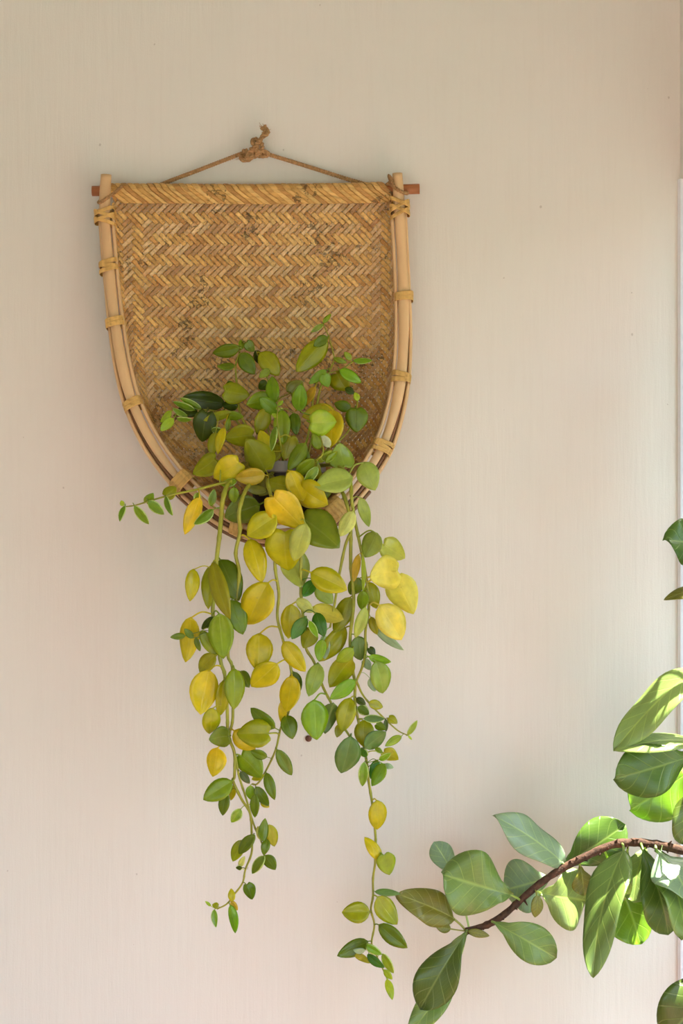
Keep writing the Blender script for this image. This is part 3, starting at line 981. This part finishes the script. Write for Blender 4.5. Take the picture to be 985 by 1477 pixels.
# leaves: base x,y, tip x,y, visible width, colour, layer (towards the viewer), [shape]
LEAVES = """
345 501 307 510 16 G 0
348 504 347 490 7 M 0
356 494 366 507 13 G 0
347 510 366 539 20 G 0
338 527 314 529 10 G 0
325 564 359 570 27 YG 1
333 567 331 549 16 G 0
324 582 264 574 24 D -1
340 582 322 587 16 D -1
290 590 260 574 8 V 1
280 591 250 580 8 V 1
270 601 249 589 7 V 1
246 593 232 609 9 L 1
250 604 232 621 12 L 1
255 604 276 606 6 V 1
283 591 256 592 20 D -1
298 596 291 637 29 D -1
333 595 294 606 11 YG 1
323 599 351 601 11 M 0
330 604 328 622 7 M 1
305 620 322 621 8 G 0
311 624 305 657 14 YG 0
323 617 313 653 12 Y 1
363 628 325 632 27 YG 1
344 667 309 690 33 Y 2 h
310 662 280 684 27 YG 0
382 677 357 634 39 YG 2 h
388 650 375 621 17 YO 1
382 685 340 690 21 T 2
358 672 336 685 18 OB 0
341 694 319 699 10 M 1
375 509 402 540 24 YG 0
368 506 380 527 12 D -1
389 533 374 544 10 M 0
385 553 373 561 13 D 0
397 579 391 543 17 B 3
395 574 356 583 22 M 2
399 596 375 574 18 B 3
385 589 371 626 19 YG 1
431 592 434 555 19 B 3
419 567 436 550 22 OB 0
407 592 408 640 21 M 2
424 596 427 626 15 G 1
397 616 391 649 9 V 4
401 585 408 578 5 L 4
400 602 392 597 5 L 4
398 590 410 590 4 LP 4
419 630 410 662 25 YG 1
440 640 416 677 19 M 2
453 663 425 686 15 M 2
458 674 439 698 12 V 3
466 466 477 453 6 M 0
418 702 386 694 26 YG 0
452 692 428 664 28 OG -1
396 688 374 714 24 OB -1
472 702 452 722 24 G -1
440 668 462 690 22 YG -1
400 640 384 668 22 YG 0
430 650 446 672 20 LG 0
466 468 449 479 7 M 0
471 489 428 535 27 YG 0
472 486 453 499 13 G 1
506 519 497 508 8 M 0
510 520 536 520 8 B 0
482 517 499 523 7 M 1
490 534 521 551 14 B 1
486 539 500 563 27 YG -1
470 534 446 553 11 B 1
468 541 473 558 15 B 1
498 560 511 567 9 D -1
516 578 512 566 8 L 1
506 589 482 582 14 G 0
513 591 514 623 28 G 0
481 590 437 600 21 YO 0
480 592 477 644 30 Y 1
449 610 485 609 32 L 4 h
454 558 428 592 12 T 0
460 648 453 626 13 M 2
475 645 464 628 11 W 1
460 667 478 650 9 M 3
470 667 487 651 9 M 3
497 672 490 640 31 LG 0
508 689 456 701 31 PG 2
418 679 437 722 27 Y 2
395 718 437 761 44 YB 3 h
435 704 471 728 37 YO 1
438 748 488 788 50 OG 1 h
441 756 424 808 28 PG 3
524 667 540 706 28 PG 2
520 718 532 759 16 PG 1
509 738 491 773 21 LP 2
543 769 527 803 28 LG 2
554 785 583 805 31 PY 0
398 745 357 772 36 YO 1
374 728 325 745 38 G -1
384 708 353 704 13 OB 0
338 703 337 725 15 M 1
238 715 254 703 18 YG 0
211 724 221 712 12 M 0
239 716 247 743 9 V 1
214 723 236 742 14 V 1
194 730 214 756 12 V 1
180 730 172 751 8 V 1
178 730 175 722 6 L 1
288 718 267 769 21 Y 0
287 711 282 724 10 M 1
307 735 281 756 14 V 1
304 730 309 706 11 V 1
360 778 378 838 29 Y 0
279 821 275 866 19 YO 0
307 812 329 891 25 YG 2
306 815 299 876 22 YG -1
318 808 344 864 37 G -1
386 841 356 900 45 YO 0
333 866 350 914 28 G 0
317 886 322 948 34 M 1
290 910 313 946 17 M 0
306 890 291 908 10 D 0
275 891 269 953 28 Y -1
267 917 246 919 9 G 1
279 920 266 907 9 G 1
282 920 288 939 8 G 1
374 914 372 966 36 YO 0
399 958 363 990 34 YO 1
348 968 359 991 16 G -1
310 945 287 968 22 YG 0
301 967 289 1029 38 Y 1
322 982 317 1033 18 YG 0
338 965 338 1022 27 M 2
305 1022 303 1059 24 YO 0
330 1062 302 1066 29 G 1
313 1079 308 1119 27 Y 0
396 1050 361 1023 20 G 1
386 1058 342 1058 37 YG 2 h
338 1054 367 1081 27 Y 0
421 975 413 1027 28 Y 1
406 1012 407 1043 12 Y 0
412 1032 422 1065 22 G 1
400 1082 421 1118 17 G 1
409 926 439 968 25 YO 1
423 969 431 999 17 G -1
385 1092 362 1084 13 G 1
348 1090 377 1120 35 M 0
347 1113 360 1130 10 D 1
380 1118 363 1124 9 YO -1
334 1127 294 1153 27 M 1
335 1133 333 1154 10 YO -1
327 1145 320 1176 15 G 1
347 1167 334 1186 14 M 0
384 1115 395 1153 15 G 1
361 1133 363 1154 13 M 0
369 1135 387 1162 14 G 0
368 1146 367 1179 13 G 1
376 1156 388 1164 9 YO -1
380 1213 382 1181 13 G 1
376 1211 372 1192 9 LP 0
388 1190 396 1221 16 YG 0
386 1211 380 1233 12 G 2
381 1235 363 1260 13 G 1
382 1234 397 1254 17 G 0
367 1205 344 1231 15 G 1
349 1212 336 1242 17 YG 0
346 1250 352 1236 8 LP 0
348 1251 340 1252 7 D 0
356 1276 364 1297 17 G 0
335 1300 333 1282 10 YO 0
333 1300 342 1313 9 T 0
332 1306 340 1345 13 B 1
309 1312 311 1337 8 V 0
314 1307 306 1305 8 YG 1
304 1307 296 1300 4 L 0
411 768 414 823 50 YO 0 h
428 798 432 847 38 PG -1
449 826 499 850 33 YO 1
455 838 437 860 17 DG 0
456 845 479 870 22 LG 0
428 865 451 883 16 LP 0
451 876 495 894 24 PY 0
420 872 416 920 28 YO 0
442 892 421 921 18 DG 2
456 884 467 917 19 DG 2
446 896 458 919 10 B 3
448 910 438 934 24 YG 0
465 923 460 953 16 B 2
467 916 469 950 15 BG 0
505 862 483 911 25 YG -1
498 905 462 953 26 YG -1
523 802 524 852 6 L 2
523 852 522 879 16 M 1
517 800 510 838 11 T 0
518 834 505 858 20 G -1
532 840 543 877 21 YG -1
527 876 513 920 16 PG 2
573 824 534 832 47 PY 2 h
572 836 596 884 42 PY 0
548 873 579 922 39 PY 2
535 890 543 915 12 YG 0
538 903 580 938 12 BG 0
515 918 521 952 24 BK -1
533 935 541 945 10 D -1
532 947 563 955 12 B 1
460 958 446 1003 24 LG 1
509 936 486 955 18 M 2
507 951 476 989 31 YG 1
512 982 477 1008 20 B 2
542 954 553 1000 28 LG 1
534 978 541 997 13 BG -1
525 953 534 966 12 BG -1
505 1007 493 1055 26 YG 0
491 1045 486 1063 12 YG -1
453 1010 457 1066 36 B 2
481 1015 468 1056 24 BK 0
506 1063 493 1115 34 BK 2
514 1007 527 1016 10 D 0
516 1020 532 1030 14 G 0
532 1014 552 1020 13 YG 0
525 1036 554 1037 11 BK 1
543 1045 556 1052 12 G 0
556 1038 557 1055 6 D 0
561 1035 573 1043 11 YG 0
525 1039 525 1077 27 YG 0
527 1079 556 1056 23 BK 2
579 1062 556 1076 11 M 1
588 1060 602 1040 8 M 1
589 1061 594 1067 3 L 1
554 1085 574 1095 19 YG 0
547 1096 563 1087 9 B 2
541 1079 552 1086 7 G 2
528 1092 521 1079 11 DG 1
554 1103 567 1107 8 BG 1
544 1096 535 1123 13 DG 1
554 1102 537 1133 17 B 2
525 1100 523 1134 14 V 1
544 1155 545 1197 25 YO 0
549 1240 527 1208 16 Y 1
554 1234 561 1261 26 M 1
541 1286 577 1289 9 BK 0
533 1315 494 1316 27 YG 0
545 1294 571 1332 27 YG 0
547 1334 586 1367 23 G 1
530 1358 488 1378 21 G 0
526 1371 510 1371 9 BG 1
512 1377 533 1388 10 YG 0
528 1363 550 1377 12 B 2
530 1377 553 1396 12 DG 1
552 1376 567 1404 12 M 1
554 1399 565 1413 9 L 1
558 1413 566 1441 11 L 1
""".strip().splitlines()

GREENS = set('D G M B DG BK V'.split())
for n_, line in enumerate(LEAVES):
    a = line.split()
    bx, by, tx, ty, w = map(float, a[:5]); col = a[5]; lay = int(a[6]); hs = len(a) > 7
    mx, my = (bx + tx) / 2, (by + ty) / 2
    tx, ty = mx + (tx - mx) * 1.05, my + (ty - my) * 1.05; bx, by = mx + (bx - mx) * 1.03, my + (by - my) * 1.03; w *= 1.10 if my > 700 else 1.2
    d = plant_depth(mx, my) + lay * 0.0075 + random.uniform(-.002, .002)
    L = math.hypot(tx - bx, ty - by)
    dip = random.uniform(-0.16, 0.16) * L * PX
    k3 = None
    # the nearest stem carries the leaf
    best = (1e9, 0, 0)
    for si, (pp, _) in enumerate(stem_pts):
        dd = (pp[:, 0] - bx) ** 2 + (pp[:, 1] - by) ** 2 + ((pp[:, 2] - d) * 450) ** 2
        q = int(np.argmin(dd))
        if dd[q] < best[0]: best = (dd[q], si, q)
    si, q = best[1], best[2]
    base, tip = P(bx, by, d - dip), P(tx, ty, d + dip)
    roll = random.choice((-1, 1)) * random.uniform(0.08, 0.42)
    if w / L < 0.34: roll = random.choice((-1, 1)) * random.uniform(0.35, 0.7)
    fold = random.uniform(0.10, 0.38)
    v, f, uv = leaf_geo(base, tip, w * PX * (CAM_DIST - d) / CAM_DIST, roll, fold, random.uniform(0.03, 0.16), heart if hs or w / L > 0.8 else ovate,
                        nu=9, nv=6, wave=0.02, flip=random.random() < 0.35, seed=n_, thick=0.0009)
    g = Geo(); g.add(v, f, uv)
    sp = stem_pts[si][1][q]
    dist = np.linalg.norm(sp - base)
    if dist > 0.0015:
        ax = (tip - base) / np.linalg.norm(tip - base)
        mid = (sp + base) / 2 - ax * dist * 0.12 + np.array([0, -0.12 * dist, 0.06 * dist])
        pr = np.clip(w * 0.035, 0.5, 1.15) * PX
        pth = spline([sp, mid, base + ax * 0.001], 5)
        gg = Geo(); tube(gg, pth, pr, seg=5)
        g.add(gg.v[0], gg.f, np.column_stack([np.full(len(gg.v[0]), .1), np.full(len(gg.v[0]), .5)]))
    c = np.array(srgb(*C[col])); c[2] *= 0.9 if col in ('PY', 'PG', 'LP', 'W', 'BG', 'BK', 'LG') else 0.62; c[:3] *= 1.06 + random.uniform(-.10, .10); c[0] *= 1 + random.uniform(-.08, .08)
    variegated = col == 'V' or (col in GREENS and w < 16 and random.random() < 0.35)
    g.obj('leaf', M_LEAFV if variegated else M_LEAF, stem_objs[si], color=tuple(c), origin=base)

# ------------------------------------------------------------------ fiddle-leaf fig by the window
FD = 0.12
tb = P(1062, 1000, FD)
fig = empty('fiddle_leaf_fig', (tb[0] - .09, -0.42, 0.0), 'fiddle-leaf fig with broad veined green leaves reaching in from the window side', 'plant')
fp = np.array([tb[0] - .09, -0.42, 0.0])
prof = [(0.12, 0), (0.165, 0.27), (0.18, 0.272), (0.18, 0.32), (0.158, 0.32), (0.155, 0.28)]
V, F = [], []
sg = 32
for r_, z_ in prof:
    for k in range(sg):
        a_ = 2 * math.pi * k / sg
        V.append((fp[0] + 0.0 + r_ * math.cos(a_), fp[1] + r_ * math.sin(a_), z_))
for k in range(len(prof) - 1):
    for j in range(sg):
        F.append((k * sg + j, k * sg + (j + 1) % sg, (k + 1) * sg + (j + 1) % sg, (k + 1) * sg + j))
F.append(tuple(range(sg - 1, -1, -1)))
fpot = mesh_obj('plant_pot', V, F, M_CLAY, fig, smooth=False)
V = [(fp[0], fp[1], .295)] + [(fp[0] + .156 * math.cos(2 * math.pi * k / sg), fp[1] + .156 * math.sin(2 * math.pi * k / sg), .288) for k in range(sg)]
mesh_obj('soil', V, [(0, 1 + k, 1 + (k + 1) % sg) for k in range(sg)], M_SOIL, fpot)


def bark_tube(path, r0, r1):
    g = Geo()
    rad = np.linspace(r0, r1, len(path)) * (1 + rng.normal(0, .07, len(path)))
    tube(g, path, rad, seg=9)
    for q in range(1, len(path), 2):     # leaf scars and stipule scales
        for e in range(2):
            a_ = random.uniform(0, 6.28)
            dirr = np.array([math.cos(a_) * .5, -abs(math.sin(a_)), math.sin(a_)])
            c_ = path[q] + dirr * rad[q] * 0.9
            tube(g, np.array([c_ - dirr * .001, c_ + dirr * rad[q] * 0.35 + np.array([random.gauss(0, .002), 0, random.gauss(0, .002)])]), np.array([rad[q] * .4, rad[q] * .12]), seg=4)
    return g


trunk_path = spline([fp + (0, 0, .285), fp + (0, 0.06, .5), P(1070, 1290, FD + .05), P(1062, 1180, FD + .03), P(1060, 1000, FD + .02), P(1068, 820, FD + .02), P(1062, 640, FD + .02), P(1070, 560, FD + .02)], 10)
trunk = bark_tube(trunk_path, .013, .006).obj('trunk', M_BARK, fig)
br_px = [(1062, 1262, FD + .03), (1020, 1240, FD + .02), (985, 1227, FD + .01), (940, 1217, FD), (910, 1215, FD), (881, 1219, FD), (847, 1234, FD), (817, 1249, FD), (787, 1268, FD), (761, 1289, FD), (727, 1319, FD), (702, 1334, FD), (672, 1343, FD)]
br_path = np.array([P(*q) for q in spline(br_px, 6)])
branch = bark_tube(br_path, .0056, .0040).obj('branch', M_BARK, fig)
twig_path = spline([P(1066, 1110, FD + .02), P(1030, 1092, FD + .02), P(1000, 1082, FD + .02)], 6)
twig = bark_tube(twig_path, .004, .003).obj('branch', M_BARK, fig)

# base x,y, tip x,y, visible width, colour, depth offset base, tip (m), roll, carrier
FIG = [
    (655, 1266, 627, 1214, 34, 'FGR', -.03, -.035, .35, 'b'),
    (738, 1291, 640, 1262, 96, 'FM', .015, .03, .15, 'b'),
    (655, 1325, 575, 1289, 46, 'FO', .0, .02, .45, 'b', 1),
    (672, 1345, 604, 1456, 58, 'FD', .02, .03, .35, 'b'),
    (652, 1412, 588, 1496, 40, 'FM', .005, .02, .3, 'b', 1),
    (712, 1330, 803, 1382, 54, 'FM', .012, .03, -.25, 'b'),
    (812, 1245, 714, 1174, 44, 'FGR', .0, .02, .8, 'b', 1),
    (792, 1266, 728, 1284, 76, 'FGR', -.02, -.02, .2, 'b'),
    (778, 1288, 849, 1300, 86, 'FL', -.012, -.025, .25, 'b'),
    (775, 1292, 773, 1324, 19, 'FO', .01, .012, .3, 'b'),
    (812, 1248, 902, 1190, 66, 'FG', -.03, -.02, .2, 'b'),
    (837, 1248, 843, 1292, 33, 'FO', .0, .004, .2, 'b'),
    (900, 1226, 848, 1404, 44, 'FM', .02, .09, .8, 'b', 1),
    (884, 1256, 926, 1362, 76, 'FB', -.02, .0, -.3, 'b'),
    (927, 1225, 968, 1350, 62, 'FG', .015, .03, .2, 'b'),
    (950, 1221, 994, 1350, 62, 'FM', .0, .08, .8, 'b'),
    (1040, 1396, 962, 1500, 86, 'FD', .04, .06, .2, 't'),
    (1020, 796, 964, 776, 58, 'FG', .0, .03, .6, 't'),
    (1022, 852, 958, 861, 16, 'FO', .02, .03, .9, 't'),
    (1000, 966, 883, 1080, 42, 'FL', .01, .03, .8, 't', 1),
    (1000, 1070, 886, 1077, 20, 'FL', .02, .035, 1.2, 'w'),
    (1004, 1088, 888, 1124, 76, 'FG', .03, .045, .1, 'w'),
    (1000, 1108, 912, 1168, 84, 'FB', -.02, .0, -.1, 'w'),
    (1004, 1128, 984, 1218, 52, 'FD', .05, .06, .2, 'w'),
    (905, 1228, 880, 1300, 40, 'FL', -.01, .01, .6, 'b'),
    (930, 1222, 912, 1300, 46, 'FL', -.015, .02, .7, 'b'),
    (945, 1222, 1000, 1300, 60, 'FGR', .01, .07, .8, 'b'),
    (650, 1340, 629, 1336, 15, 'FO', .005, .01, .2, 'b'),
    (675, 1343, 706, 1350, 12, 'FO', .005, .008, .2, 'b'),
    # the crown goes on beyond the edge of the picture
    (1068, 1020, 1090, 1110, 70, 'FG', .03, .09, .3, 't'),
    (1070, 930, 1100, 840, 66, 'FM', .05, .10, .5, 't'),
    (1058, 900, 1012, 800, 60, 'FG', .03, .07, .4, 't'),
    (1066, 740, 1120, 700, 64, 'FG', .06, .10, .4, 't'),
    (1060, 690, 1010, 610, 66, 'FM', .0, .04, .5, 't'),
    (1066, 600, 1110, 540, 60, 'FG', .06, .10, .4, 't'),
    (1060, 1150, 1120, 1230, 76, 'FM', .06, .11, .2, 't'),
    (1056, 570, 1020, 500, 60, 'FB', .0, .02, .3, 't'),
]
carrier = {'b': (branch, br_path), 't': (trunk, trunk_path), 'w': (twig, twig_path)}
for n_, (bx, by, tx, ty, w, col, d0, d1, roll, car, *narrow) in enumerate(FIG):
    base, tip = P(bx, by, FD + d0), P(tx, ty, FD + d1)
    L = np.linalg.norm(tip - base)
    big = w > 22
    v, f, uv = leaf_geo(base, tip, w * PX * (CAM_DIST - FD - d0) / CAM_DIST, roll, random.uniform(.1, .25), random.uniform(.06, .2), fiddle if w > 28 and not narrow else ovate,
                        nu=18, nv=12, wave=0.10 if big else .02, seed=200 + n_, thick=0.0007, sunny=True)
    g = Geo(); g.add(v, f, uv)
    ob, path = carrier[car]
    q = int(np.argmin(((path - base) ** 2).sum(1)))
    sp = path[q]; dist = np.linalg.norm(sp - base)
    if dist > .002:
        ax = (tip - base) / L
        pth = spline([sp, (sp + base) / 2 - ax * dist * .1, base + ax * .002], 5)
        gg = Geo(); tube(gg, pth, .0015 if big else .0009, seg=6)
        g.add(gg.v[0], gg.f, np.column_stack([np.full(len(gg.v[0]), .1), np.full(len(gg.v[0]), .5)]))
    c = np.array(srgb(*C[col])); c[:3] *= 1 + random.uniform(-.06, .06)
    g.obj('leaf', M_FIG, ob, color=tuple(c), origin=base)

# ------------------------------------------------------------------ the old nail in the plaster
nc = P(445, 1065, .0)
g = Geo()
tube(g, np.array([nc + (0, .012, 0), nc + (0, -.0012, 0)]), .0016, seg=8)
tube(g, np.array([nc + (0, -.0006, 0), nc + (0, -.0016, 0), nc + (0, -.0026, 0), nc + (0, -.0031, 0)]), np.array([.0042, .0043, .0030, .0010]), seg=14)
tag(g.obj('nail', M_RUST, None), 'small rusty nail head in the wall below the trailing leaves', 'nail')
